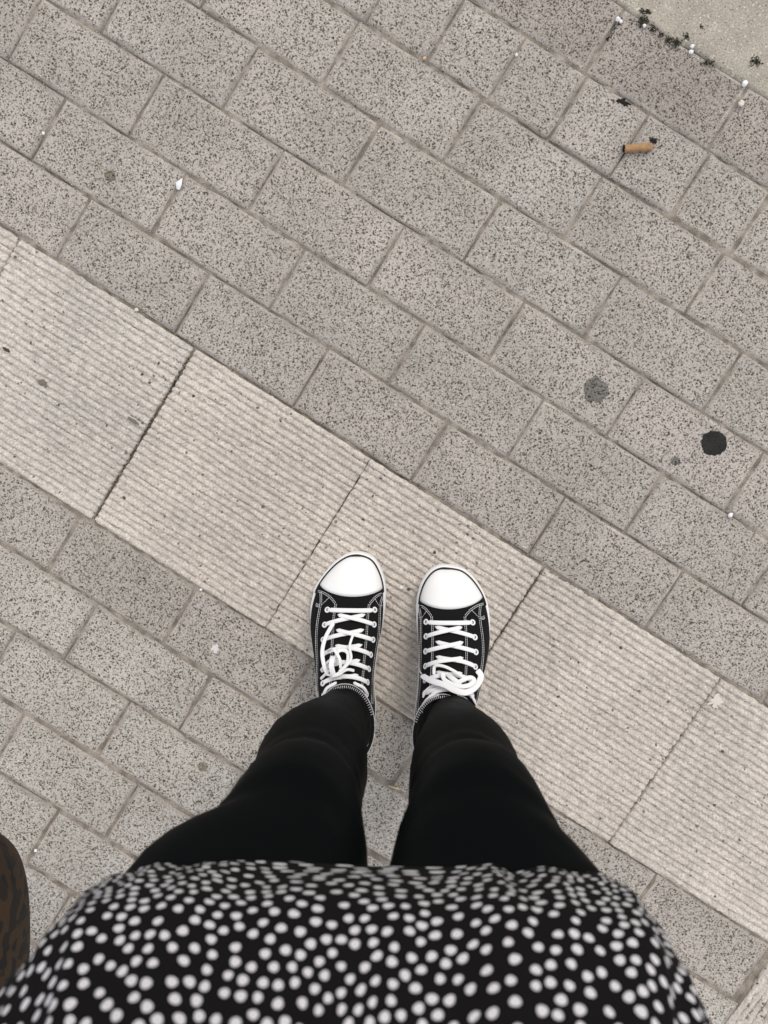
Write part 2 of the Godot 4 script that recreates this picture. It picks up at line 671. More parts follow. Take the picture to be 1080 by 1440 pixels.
# ---------------------------------------------------------------- sneakers
class Shoe:
	var inner := 1.0        # +1: the inner side of the foot is +x
	var length := 0.28
	var hi_s := PackedFloat32Array()
	var hi_x := PackedFloat32Array()
	var lo_s := PackedFloat32Array()
	var lo_x := PackedFloat32Array()
	var H: Array
	var N: Array

	func lookup(at_s: PackedFloat32Array, a: PackedFloat32Array, s: float) -> float:
		for i in range(1, at_s.size()):
			if s <= at_s[i]:
				return lerpf(a[i - 1], a[i], clampf((s - at_s[i - 1]) / maxf(at_s[i] - at_s[i - 1], 1e-6), 0.0, 1.0))
		return a[a.size() - 1]

	func lin(t: Array, x: float) -> float:
		if x <= t[0].x:
			return t[0].y
		for i in range(1, t.size()):
			if x <= t[i].x:
				return lerpf(t[i - 1].y, t[i].y, (x - t[i - 1].x) / (t[i].x - t[i - 1].x))
		return t[t.size() - 1].y

	# outline of the upper: the sole's, drawn in
	func span(sn: float) -> Vector2:
		var s := sn / 0.28 * length
		var lo := lookup(lo_s, lo_x, s)
		var hi := lookup(hi_s, hi_x, s)
		if hi < lo:
			return Vector2((lo + hi) / 2, (lo + hi) / 2)
		return Vector2(lo, hi)

	func height(sn: float, q: float) -> float:
		var h := lin(H, sn)
		var n := lin(N, sn)
		var k := 0.15 * lin([Vector2(0.06, 0), Vector2(0.11, 1), Vector2(0.22, 1), Vector2(0.25, 0)], sn)
		q = clampf(q, -1.0, 1.0)
		var qs := q - k * (1.0 - q * q)
		return 0.022 + (h - 0.022) * pow(maxf(1.0 - pow(absf(qs), n), 0.0), 1.0 / n)

	# q runs -1 (outer side) to 1 (inner side)
	func at(sn: float, q: float, lift := 0.0) -> Vector3:
		var w := span(sn)
		var c := (w.x + w.y) / 2
		var p := Vector3(c + q * inner * (w.y - w.x) / 2, height(sn, q), -sn / 0.28 * length)
		if lift != 0.0:
			p += normal(sn, q) * lift
		return p

	func normal(sn: float, q: float) -> Vector3:
		var a := at(minf(sn + 0.002, 0.272), q) - at(sn - 0.002, q)
		var b := at(sn, minf(q + 0.03, 0.99)) - at(sn, maxf(q - 0.03, -0.99))
		var n := a.cross(b).normalized()
		return n if n.y > 0.0 else -n

func path_on(f: Shoe, pts: Array, per: int, lift: float) -> Array:
	var out := []
	for p in catmull(pts, per):
		out.append(f.at(p.x, p.y, lift))
	return out

func add_stitch(st: SurfaceTool, f: Shoe, pts: Array, offset := 0.0) -> void:
	var path := path_on(f, pts, 10, 0.0009)
	if offset != 0.0:
		var moved := []
		for i in path.size():
			var t: Vector3 = path[mini(i + 1, path.size() - 1)] - path[maxi(i - 1, 0)]
			var side := t.cross(Vector3.UP).normalized()
			moved.append(path[i] + side * offset * f.inner)
		path = moved
	var run := 0.0
	var dash := 0.0024
	var skip := 0.0007
	var cur: Array = [path[0]]
	var on := true
	for i in range(1, path.size()):
		var a: Vector3 = path[i - 1]
		var b: Vector3 = path[i]
		var l := a.distance_to(b)
		var done := 0.0
		while done < l:
			var need := (dash if on else skip) - run
			if done + need <= l:
				done += need
				run = 0.0
				var p := a.lerp(b, done / l)
				if on:
					cur.append(p)
					add_ribbon(st, cur, 0.0009, 0.0007, Vector3.UP, 5)
					cur = []
				else:
					cur = [p]
				on = not on
			else:
				run += l - done
				done = l
				if on:
					cur.append(b)

# a closed outline with its points spread evenly and its corners eased
func even_loop(poly: Array, count: int, ease: int) -> Array:
	var n := poly.size()
	var total := 0.0
	for i in n:
		total += poly[i].distance_to(poly[(i + 1) % n])
	var out := []
	var i := 0
	var walked := 0.0
	for k in count:
		var want := total * k / count
		while i < n - 1 and walked + poly[i].distance_to(poly[(i + 1) % n]) < want:
			walked += poly[i].distance_to(poly[(i + 1) % n])
			i += 1
		var l: float = poly[i].distance_to(poly[(i + 1) % n])
		out.append(poly[i].lerp(poly[(i + 1) % n], clampf((want - walked) / maxf(l, 1e-6), 0.0, 1.0)))
	for e in ease:
		var next := []
		for k in count:
			next.append(out[k] * 0.5 + (out[(k + 1) % count] + out[(k + count - 1) % count]) * 0.25)
		out = next
	return out

func sole_ring(f: Shoe, poly: Array, inset: float, y: float) -> PackedVector3Array:
	var r := PackedVector3Array()
	var n := poly.size()
	for i in n:
		var a: Vector2 = poly[(i + n - 2) % n]
		var b: Vector2 = poly[(i + 2) % n]
		var t := (b - a).normalized()
		var inward := Vector2(-t.y, t.x)
		var p: Vector2 = poly[i] + inward * inset
		r.append(Vector3(p.x, y, -p.y))
	return r

func make_sneaker(person: Node3D, label: String, outline: Array, heel: Vector3, inner: float, bows: Array) -> void:
	var f := Shoe.new()
	f.inner = inner
	f.length = outline[outline.size() - 1].x
	f.H = [Vector2(0, .118), Vector2(.02, .120), Vector2(.08, .122), Vector2(.105, .122), Vector2(.115, .117), Vector2(.13, .105), Vector2(.15, .090), Vector2(.168, .080), Vector2(.188, .071), Vector2(.206, .063), Vector2(.223, .056), Vector2(.24, .050), Vector2(.252, .046), Vector2(.26, .0415), Vector2(.267, .0365), Vector2(.271, .031), Vector2(.2738, .0245)]
	f.N = [Vector2(0, 5.0), Vector2(.09, 4.0), Vector2(.13, 2.6), Vector2(.2, 2.3), Vector2(.28, 2.2)]
	var dense := catmull(outline, 6)
	var shoe := Node3D.new()
	put(shoe, "sneaker", person)
	shoe.set_meta("label", label)
	shoe.position = heel - person.position
	# sole: side wall with a rolled upper rim
	var poly := []
	for p in dense:
		poly.append(Vector2(p.z, p.x))
	for i in range(dense.size() - 2, 0, -1):
		poly.append(Vector2(dense[i].y, dense[i].x))
	poly = even_loop(poly, 220, 3)
	f.length = 0.0
	var tip := 0
	for i in poly.size():
		if poly[i].y > f.length:
			f.length = poly[i].y
			tip = i
	var drawn := []
	for i in poly.size():
		var p: Vector2 = poly[i]
		var sn: float = p.y / f.length * 0.28
		var e := tab([Vector2(0, 0.0008), Vector2(0.17, 0.0008), Vector2(0.222, 0.0042), Vector2(0.28, 0.0050)], sn)
		var w: Vector3 = sole_ring(f, poly, e, 0.0)[i]
		drawn.append(Vector2(w.x, -w.z))
	for i in tip + 1:
		f.hi_s.append(drawn[i].y)
		f.hi_x.append(drawn[i].x)
	for i in range(poly.size(), tip - 1, -1):
		f.lo_s.append(drawn[i % poly.size()].y)
		f.lo_x.append(drawn[i % poly.size()].x)
	var st := st_new()
	var rings := []
	for q in [[0.006, 0.0], [0.001, 0.001], [0.0, 0.004], [0.0, 0.017], [0.0007, 0.021], [0.0018, 0.0238], [0.0032, 0.0245], [0.0080, 0.0245]]:
		rings.append(sole_ring(f, poly, q[0], q[1]))
	add_grid(st, rings, true, true)
	obj("sole", finish(st), M.rubber, shoe)
	# dark line between rim and toe cap
	st = st_new()
	var stripe := []
	var ring := sole_ring(f, poly, 0.0040, 0.0250)
	for i in ring.size():
		if -ring[i].z > 0.222 * f.length / 0.28:
			stripe.append(ring[i])
	stripe.push_front(f.at(0.2235, 1.0) + Vector3(0, 0.004, 0) if inner > 0 else f.at(0.2225, -1.0) + Vector3(0, 0.004, 0))
	stripe.push_back(f.at(0.2225, -1.0) + Vector3(0, 0.004, 0) if inner > 0 else f.at(0.2235, 1.0) + Vector3(0, 0.004, 0))
	add_ribbon(st, stripe, 0.0031, 0.003, Vector3.UP, 8)
	obj("sole_stripe", finish(st), M.stripe, shoe)
	# canvas upper
	var rows := []
	var sns: Array[float] = []
	for i in 12:
		sns.append(0.0005 + 0.03 * pow(i / 12.0, 2.0))
	for i in 46:
		sns.append(0.0305 + (0.24 - 0.0305) * i / 46.0)
	for i in 13:
		sns.append(0.24 + 0.0335 * sin(PI / 2 * i / 12.0))
	for sn in sns:
		var r := PackedVector3Array()
		for j in 49:
			var q := sin(lerpf(-PI / 2, PI / 2, j / 48.0))
			r.append(f.at(sn, q))
		rows.append(r)
	st = st_new()
	add_grid(st, rows, inner > 0)
	obj("canvas_upper", finish(st), M.canvas, shoe)
	# white rubber toe cap: a shell over the front with a curved rear edge
	rows = []
	for i in 19:
		var r := PackedVector3Array()
		for j in 41:
			var q := sin(lerpf(-PI / 2, PI / 2, j / 40.0))
			var s0 := 0.2222 + 0.0095 * pow(absf(q - 0.15), 2.0)
			var k := sin(PI / 2 * maxf(i - 1, 0) / 17.0)
			var lift := 0.0 if i == 0 else 0.0014
			var sn := lerpf(s0, 0.2735, k)
			var p := f.at(sn, q)
			p.y += lift
			p.z -= lift * 0.4 * k
			r.append(p)
		rows.append(r)
	st = st_new()
	add_grid(st, rows, inner > 0)
	obj("toe_cap", finish(st), M.rubber, shoe)
	# eyestays: raised canvas strips either side of the tongue
	for side in [1.0, -1.0]:
		rows = []
		for i in 31:
			var k := i / 30.0
			var sn := lerpf(0.2125, 0.092, k)
			var qi := lerpf(0.56, 0.60, k) if side > 0 else lerpf(-0.245, -0.27, k)
			var qo := lerpf(0.93, 0.97, k) if side > 0 else lerpf(-0.74, -0.8, k)
			if i < 5:
				var e := pow((5 - i) / 5.0, 2.0)
				qi += (qo - qi) * 0.45 * e
			var r := PackedVector3Array()
			r.append(f.at(sn, qi, 0.0))
			for j in 7:
				r.append(f.at(sn, lerpf(qi, qo, j / 6.0), 0.0011))
			r.append(f.at(sn, qo, 0.0))
			rows.append(r)
		st = st_new()
		add_grid(st, rows, (inner > 0) == (side > 0))
		obj("eyestay", finish(st), M.canvas, shoe)
	# seams in white thread
	st = st_new()
	var V := func(a: Array) -> Array:
		var o := []
		for i in range(0, a.size(), 2):
			o.append(Vector2(a[i], a[i + 1]))
		return o
	for o in [0.0, 0.0022]:
		add_stitch(st, f, V.call([.2268, -.93, .2262, -.745, .2214, -.500, .2118, -.266]), o)
		add_stitch(st, f, V.call([.2118, -.275, .1997, -.27, .1833, -.26, .16, -.26, .13, -.28, .105, -.30]), o)
		add_stitch(st, f, V.call([.2259, -.80, .2092, -.70, .1810, -.71, .1561, -.73, .1347, -.74, .105, -.80, .085, -.86]), o)
		add_stitch(st, f, V.call([.2098, -.86, .2089, -.80, .2091, -.72]), o)
		add_stitch(st, f, V.call([.2228, .96, .2238, .905, .2203, .76, .2117, .601]), -o)
		add_stitch(st, f, V.call([.2117, .601, .1924, .583, .1590, .607, .1271, .64, .105, .65]), -o)
		add_stitch(st, f, V.call([.2189, .955, .2078, .89, .1899, .885, .1478, .925, .1249, .94, .0959, .965, .079, .95]), -o)
	add_stitch(st, f, V.call([.2057, .965, .2065, .94, .2078, .89]), 0.0)
	add_stitch(st, f, V.call([.2078, .876, .2194, .759]), 0.0)
	add_stitch(st, f, V.call([.2091, -.694, .2204, -.516]), 0.0)
	add_stitch(st, f, V.call([.2062, -.86, .2055, -.80, .2075, -.72]), 0.0)
	obj("stitching", finish(st), M.thread, shoe)
	# eyelets
	var eye_in: Array = V.call([.2032, .770, .1840, .780, .1642, .800, .1454, .810, .1285, .815, .1142, .825, .1000, .822])
	var eye_out: Array = V.call([.2035, -.495, .1840, -.515, .1649, -.535, .1465, -.55, .1290, -.56, .1142, -.575, .1000, -.585])
	for side in [0, 1]:
		for k in 7:
			var e: Vector2 = (eye_in if side == 0 else eye_out)[k]
			var t := TorusMesh.new()
			t.inner_radius = 0.0018
			t.outer_radius = 0.0044
			t.rings = 18
			t.ring_segments = 8
			var o := obj("eyelet", t, M.ring, shoe)
			var n := f.normal(e.x, e.y)
			var x := n.cross(Vector3(0, 0.2, -1)).normalized()
			o.transform = Transform3D(Basis(x, n, x.cross(n)) * Basis.from_scale(Vector3(1, 0.7, 1)), f.at(e.x, e.y, 0.0012))
			var c := CylinderMesh.new()
			c.top_radius = 0.0022
			c.bottom_radius = 0.0022
			c.height = 0.0012
			c.radial_segments = 14
			var h := obj("eyelet_hole", c, M.hole, shoe)
			h.transform = Transform3D(Basis(x, n, x.cross(n)), f.at(e.x, e.y, 0.0009))
	# laces: a straight bar over the first pair, then crossings that tuck under the far eyestay
	st = st_new()
	var a0: Vector2 = eye_out[0]
	var b0: Vector2 = eye_in[0]
	var bar := []
	for i in 13:
		var k := i / 12.0
		var p := a0.lerp(b0, k)
		bar.append(f.at(p.x, p.y, 0.0014 + 0.0022 * sin(PI * k)))
	add_ribbon(st, bar, 0.0064, 0.0016, Vector3(0, 1, -0.4), 10, true)
	for k in range(1, 7):
		for side in [0, 1]:
			var e: Vector2 = (eye_in if side == 0 else eye_out)[k]
			var near: Vector2 = (eye_in if side == 0 else eye_out)[k - 1]
			var tuck_q := -0.20 if side == 0 else 0.54
			if k == 6:
				tuck_q = 0.40 if side == 0 else -0.12
			var far_s := lerpf(near.x, e.x, 0.24) if k < 6 else 0.1180
			var path := []
			for i in 15:
				var t := i / 14.0
				var bow := sin(PI * t)
				var sn := lerpf(e.x, far_s, t) - 0.0 + (0.0055 * bow * (1.0 - t) if k > 2 else 0.0025 * bow * (1.0 - t))
				var q := lerpf(e.y, tuck_q, t)
				path.append(f.at(sn, q, 0.0015 + (0.0042 if side == 0 else 0.0018) * bow - 0.0008 * t))
			add_ribbon(st, path, 0.0060 if k < 6 else 0.0042, 0.0013, Vector3(0, 1, -0.5), 10, true)
	obj("laces", finish(st), M.lace, shoe)
	# the bow
	for w in bows:
		st = st_new()
		var path := []
		for p in catmull(w[2], 8):
			path.append(f.at(p.x, p.y, 0.0) + Vector3(0, p.z, -p.z * 0.4))
		add_ribbon(st, path, w[1] * 0.80, 0.0011, w[3], 10, true)
		obj(w[0], finish(st), M.lace, shoe)
	# padded collar with a white overcast stitch, round the ankle
	st = st_new()
	var th := st_new()
	var loop := []
	for i in 49:
		var a := TAU * i / 48.0
		var w := f.span(0.06)
		var c := (w.x + w.y) / 2
		var front := maxf(cos(a), 0.0)
		var back := maxf(-cos(a), 0.0)
		var s := 0.058 + (0.057 if cos(a) > 0 else 0.052) * cos(a)
		loop.append(Vector3(c + sin(a) * 0.0365, 0.1185 + 0.006 * front - 0.004 * absf(sin(a)), -s))
	add_ribbon(st, loop, 0.0040, 0.0050, Vector3.UP, 8)
	for i in 48:
		if cos(TAU * i / 48.0) < 0.3:
			continue
		for h in 2:
			var a: Vector3 = loop[i].lerp(loop[i + 1], 0.5 * h)
			var t: Vector3 = (loop[i + 1] - loop[i]).normalized()
			var out := Vector3.UP.cross(t).normalized()
			if out.dot(a - Vector3(loop[0].x, a.y, -0.058)) < 0:
				out = -out
			add_ribbon(th, [a + out * 0.0022 + Vector3(0, 0.0004, 0), a + out * 0.0012 + Vector3(0, 0.0024, 0), a + Vector3(0, 0.0029, 0) - out * 0.0008], 0.0009, 0.0007, out, 5)
	var rim := []
	for p in loop:
		rim.append(p + Vector3((p.x - loop[0].x) * 0.075, -0.0022, (p.z + 0.058) * 0.062))
	add_ribbon(th, rim, 0.0012, 0.0012, Vector3.UP, 6)
	obj("collar", finish(st), M.canvas, shoe)
	obj("collar_stitching", finish(th), M.thread, shoe)

# ---------------------------------------------------------------- person
func add_leg(st: SurfaceTool, sts: Array, dir: float) -> void:
	# stations: height, x, z, radius
	var rows := []
	var dense := catmull(sts, 9)
	var n := dense.size()
	var wr := noise(61, 26.0, 2)
	for i in n:
		var c: Vector4 = dense[i]
		var a: Vector4 = dense[maxi(i - 1, 0)]
		var b: Vector4 = dense[mini(i + 1, n - 1)]
		var axis := Vector3(b.y - a.y, b.x - a.x, b.z - a.z).normalized()
		var side := Vector3.RIGHT
		var front := side.cross(axis).normalized()      # towards the toes
		if front.z > 0:
			front = -front
		side = axis.cross(front).normalized()
		if side.x < 0:
			side = -side
		var r := PackedVector3Array()
		for j in 48:
			var t := TAU * j / 48.0
			var fr := cos(t)
			var rad := c.w
			# calf muscle behind, kneecap in front, a few soft creases round the knee
			rad *= 1.0 + 0.16 * maxf(-fr, 0.0) * exp(-pow((c.x - 0.33) / 0.09, 2.0))
			rad += 0.0065 * pow(maxf(fr, 0.0), 2.0) * exp(-pow((c.x - 0.465) / 0.032, 2.0))
			rad -= 0.0025 * pow(maxf(fr, 0.0), 2.0) * exp(-pow((c.x - 0.40) / 0.03, 2.0))
			for cr in [[0.425, 0.0013], [0.445, -0.0011], [0.470, 0.0008], [0.512, 0.0012], [0.532, -0.0008]]:
				rad += cr[1] * maxf(fr + 0.3, 0.0) * exp(-pow((c.x + 0.03 * fr * fr - cr[0]) / 0.008, 2.0))
			rad += 0.0009 * wr.get_noise_3d(t, c.x, dir)
			var e := tab([Vector2(0.46, 1.0), Vector2(0.57, 0.68), Vector2(0.7, 0.72), Vector2(0.8, 1.0)], c.x)
			var ks := tab([Vector2(0.46, 1.0), Vector2(0.52, 1.14), Vector2(0.57, 1.38), Vector2(0.62, 1.38), Vector2(0.7, 1.22), Vector2(0.8, 1.0)], c.x)
			var fq := signf(fr) * pow(absf(fr), e)
			var sq := signf(sin(t)) * pow(absf(sin(t)), e)
			r.append(Vector3(c.y, c.x, c.z) + (front * fq + side * sq * ks) * rad)
		rows.append(r)
	add_grid(st, rows, false, true)

# shoulder, elbow, wrist of both arms; the hands hold the phone that takes the picture
var ARMS := []
var LENS := Transform3D.IDENTITY

# surface nets of smoothly joined tapered capsules: each is [a, b, radius at a, radius at b]
func add_net(st: SurfaceTool, caps: Array, cell: float, soft: float) -> void:
	var lo := Vector3.ONE * 1e9
	var hi := -lo
	for c in caps:
		for e in 2:
			var rr: Vector3 = Vector3.ONE * (float(c[2 + e]) + cell * 2.0)
			lo = lo.min(c[e] - rr)
			hi = hi.max(c[e] + rr)
	var n := Vector3i(((hi - lo) / cell).ceil()) + Vector3i.ONE
	var f := PackedFloat32Array()
	f.resize(n.x * n.y * n.z)
	f.fill(0.2)
	for c in caps:
		var a: Vector3 = c[0]
		var d: Vector3 = c[1] - a
		var c1: Vector3 = c[1]
		var dd := maxf(d.length_squared(), 1e-9)
		var reach: Vector3 = Vector3.ONE * (maxf(c[2], c[3]) + 0.03)
		var p0 := Vector3i(((a.min(c1) - reach - lo) / cell).floor()).clamp(Vector3i.ZERO, n - Vector3i.ONE)
		var p1 := Vector3i(((a.max(c1) + reach - lo) / cell).ceil()).clamp(Vector3i.ZERO, n - Vector3i.ONE)
		for z in range(p0.z, p1.z + 1):
			for y in range(p0.y, p1.y + 1):
				for x in range(p0.x, p1.x + 1):
					var p := lo + Vector3(x, y, z) * cell - a
					var t := clampf(p.dot(d) / dd, 0.0, 1.0)
					var v: float = (p - d * t).length() - lerpf(c[2], c[3], t)
					var at := (z * n.y + y) * n.x + x
					var h := maxf(soft - absf(f[at] - v), 0.0) / soft
					f[at] = minf(f[at], v) - h * h * soft * 0.25
	var idx := {}
	var b := st_count(st)
	var count := 0
	var step := [1, n.x, n.x * n.y]
	for z in n.z - 1:
		for y in n.y - 1:
			for x in n.x - 1:
				var at := (z * n.y + y) * n.x + x
				var sum := Vector3.ZERO
				var hits := 0
				for e in 12:
					var ax := e / 4
					var u := (ax + 1) % 3
					var w := (ax + 2) % 3
					var o := Vector3i.ZERO
					o[u] = e % 2
					o[w] = (e / 2) % 2
					var i0: int = at + o.x + o.y * n.x + o.z * n.x * n.y
					var i1: int = i0 + step[ax]
					if (f[i0] < 0.0) != (f[i1] < 0.0):
						var q := Vector3(o)
						q[ax] += f[i0] / (f[i0] - f[i1])
						sum += q
						hits += 1
				if hits > 0:
					idx[at] = b + count
					count += 1
					st.set_uv(Vector2.ZERO)
					st.add_vertex(lo + (Vector3(x, y, z) + sum / hits) * cell)
	vbase[st] = b + count
	for z in range(1, n.z - 1):
		for y in range(1, n.y - 1):
			for x in range(1, n.x - 1):
				var at := (z * n.y + y) * n.x + x
				for ax in 3:
					if (f[at] < 0.0) == (f[at + step[ax]] < 0.0):
						continue
					var u: int = step[(ax + 1) % 3]
					var w: int = step[(ax + 2) % 3]
					var quad := [idx[at - u - w], idx[at - w], idx[at], idx[at - u]]
					if f[at] < 0.0:
						quad.reverse()
					for k in [0, 1, 2, 0, 2, 3]:
						st.add_index(quad[k])

func make_upper_body(person: Node3D) -> void:
	var off := person.position
	var skin := plain(Color(0.50, 0.31, 0.23), 0.6, 0.4)
	var st := st_new()
	var neck := Vector3(-0.026, 1.30, 0.405) - off
	var caps := [[neck + Vector3(0, -0.2, 0), neck, 0.09, 0.06], [neck, neck + Vector3(0, 0.10, -0.025), 0.054, 0.050]]
	for k in 2:
		var a: Array = ARMS[k]
		caps.append([neck + Vector3(0, -0.06, 0.01), a[0] - off, 0.055, 0.048])
		caps.append([a[0] - off, a[1] - off, 0.040, 0.034])
		caps.append([a[1] - off, a[2] - off, 0.033, 0.024])
	add_net(st, caps, 0.012, 0.03)
	# head, bent down towards the phone
	var head := Transform3D(Basis(Vector3.RIGHT, -0.55), neck + Vector3(0, 0.11, -0.03))
	var face := []
	for c in [[Vector3(0, 0.085, 0.02), Vector3(0, 0.095, -0.02), 0.078, 0.074], [Vector3(0, 0.05, -0.045), Vector3(0, -0.005, -0.062), 0.052, 0.030], [Vector3(-0.032, 0.03, -0.045), Vector3(0.032, 0.03, -0.045), 0.032, 0.032], [Vector3(0, 0.062, -0.096), Vector3(0, 0.034, -0.112), 0.007, 0.011], [Vector3(-0.018, 0.012, -0.086), Vector3(0.018, 0.012, -0.086), 0.006, 0.006], [Vector3(-0.03, 0.077, -0.084), Vector3(0.03, 0.077, -0.084), 0.011, 0.011], [Vector3(-0.078, 0.065, 0.0), Vector3(-0.080, 0.035, -0.006), 0.011, 0.007], [Vector3(0.078, 0.065, 0.0), Vector3(0.080, 0.035, -0.006), 0.011, 0.007], [Vector3(0, 0.03, 0.02), Vector3(0, -0.03, 0.04), 0.055, 0.05]]:
		face.append([head * c[0], head * c[1], c[2], c[3]])
	add_net(st, face, 0.005, 0.012)
	# hands closed round the edges of the phone
	for s in [-1.0, 1.0]:
		var hand := []
		var parts := [[Vector3(0.088, -0.165, -0.012), Vector3(0.064, -0.112, -0.006), 0.024, 0.017], [Vector3(0.062, -0.120, -0.006), Vector3(0.052, -0.078, -0.009), 0.016, 0.012]]
		for k in 4:
			var y: float = -0.066 - 0.0185 * k
			var l: float = [0.92, 1.0, 0.95, 0.75][k]
			parts.append([Vector3(0.052, y, -0.008), Vector3(0.052 - 0.022 * l, y + 0.004, -0.0165), 0.0090, 0.0082])
			parts.append([Vector3(0.052 - 0.022 * l, y + 0.004, -0.0165), Vector3(0.052 - 0.048 * l, y + 0.007, -0.0090), 0.0082, 0.0068])
		parts.append([Vector3(0.064, -0.125, 0.006), Vector3(0.050, -0.098, 0.022), 0.0120, 0.0098])
		parts.append([Vector3(0.050, -0.098, 0.022), Vector3(0.026, -0.078, 0.0215), 0.0098, 0.0076])
		for c in parts:
			var m := Vector3(s, 1, 1)
			hand.append([LENS * (c[0] * m) - off, LENS * (c[1] * m) - off, c[2], c[3]])
		add_net(st, hand, 0.0035, 0.005)
	obj("body", finish(st), skin, person)
	for s in [-1.0, 1.0]:
		var e := SphereMesh.new()
		e.radius = 0.0105
		e.height = 0.021
		obj("eye", e, plain(Color(0.05, 0.035, 0.025), 0.2, 0.5), person).position = head * Vector3(0.030 * s, 0.059, -0.0845)
	var lips := st_new()
	add_ribbon(lips, [head * Vector3(-0.02, 0.012, -0.0905), head * Vector3(0, 0.0125, -0.0935), head * Vector3(0.02, 0.012, -0.0905)], 0.010, 0.006, head.basis * Vector3(0, 0, -1), 8, true)
	obj("mouth", finish(lips), plain(Color(0.36, 0.13, 0.11), 0.5, 0.4), person)
	st = st_new()
	var hair := []
	for c in [[Vector3(0, 0.10, 0.03), Vector3(0, 0.115, -0.015), 0.086, 0.078], [Vector3(-0.05, 0.08, 0.03), Vector3(-0.07, -0.08, 0.05), 0.05, 0.034], [Vector3(0.05, 0.08, 0.03), Vector3(0.07, -0.08, 0.05), 0.05, 0.034], [Vector3(0, 0.06, 0.06), Vector3(0, -0.10, 0.085), 0.06, 0.04]]:
		hair.append([head * c[0], head * c[1], c[2], c[3]])
	add_net(st, hair, 0.006, 0.02)
	obj("hair", finish(st), plain(Color(0.035, 0.022, 0.014), 0.55, 0.4), person)
	# the phone, its back camera being the one that sees this picture
	var phone := Node3D.new()
	put(phone, "phone")
	phone.transform = LENS * Transform3D(Basis.IDENTITY, Vector3(0, -0.062, 0.0085))
	tag(phone, "dark phone held level in both hands at chest height", "phone")
	var box := BoxMesh.new()
	box.size = Vector3(0.072, 0.150, 0.007)
	obj("case", box, plain(Color(0.02, 0.02, 0.022), 0.35, 0.5), phone)
	var glass := BoxMesh.new()
	glass.size = Vector3(0.068, 0.145, 0.001)
	obj("screen", glass, plain(Color(0.01, 0.01, 0.012), 0.08, 0.5), phone).position.z = 0.0041

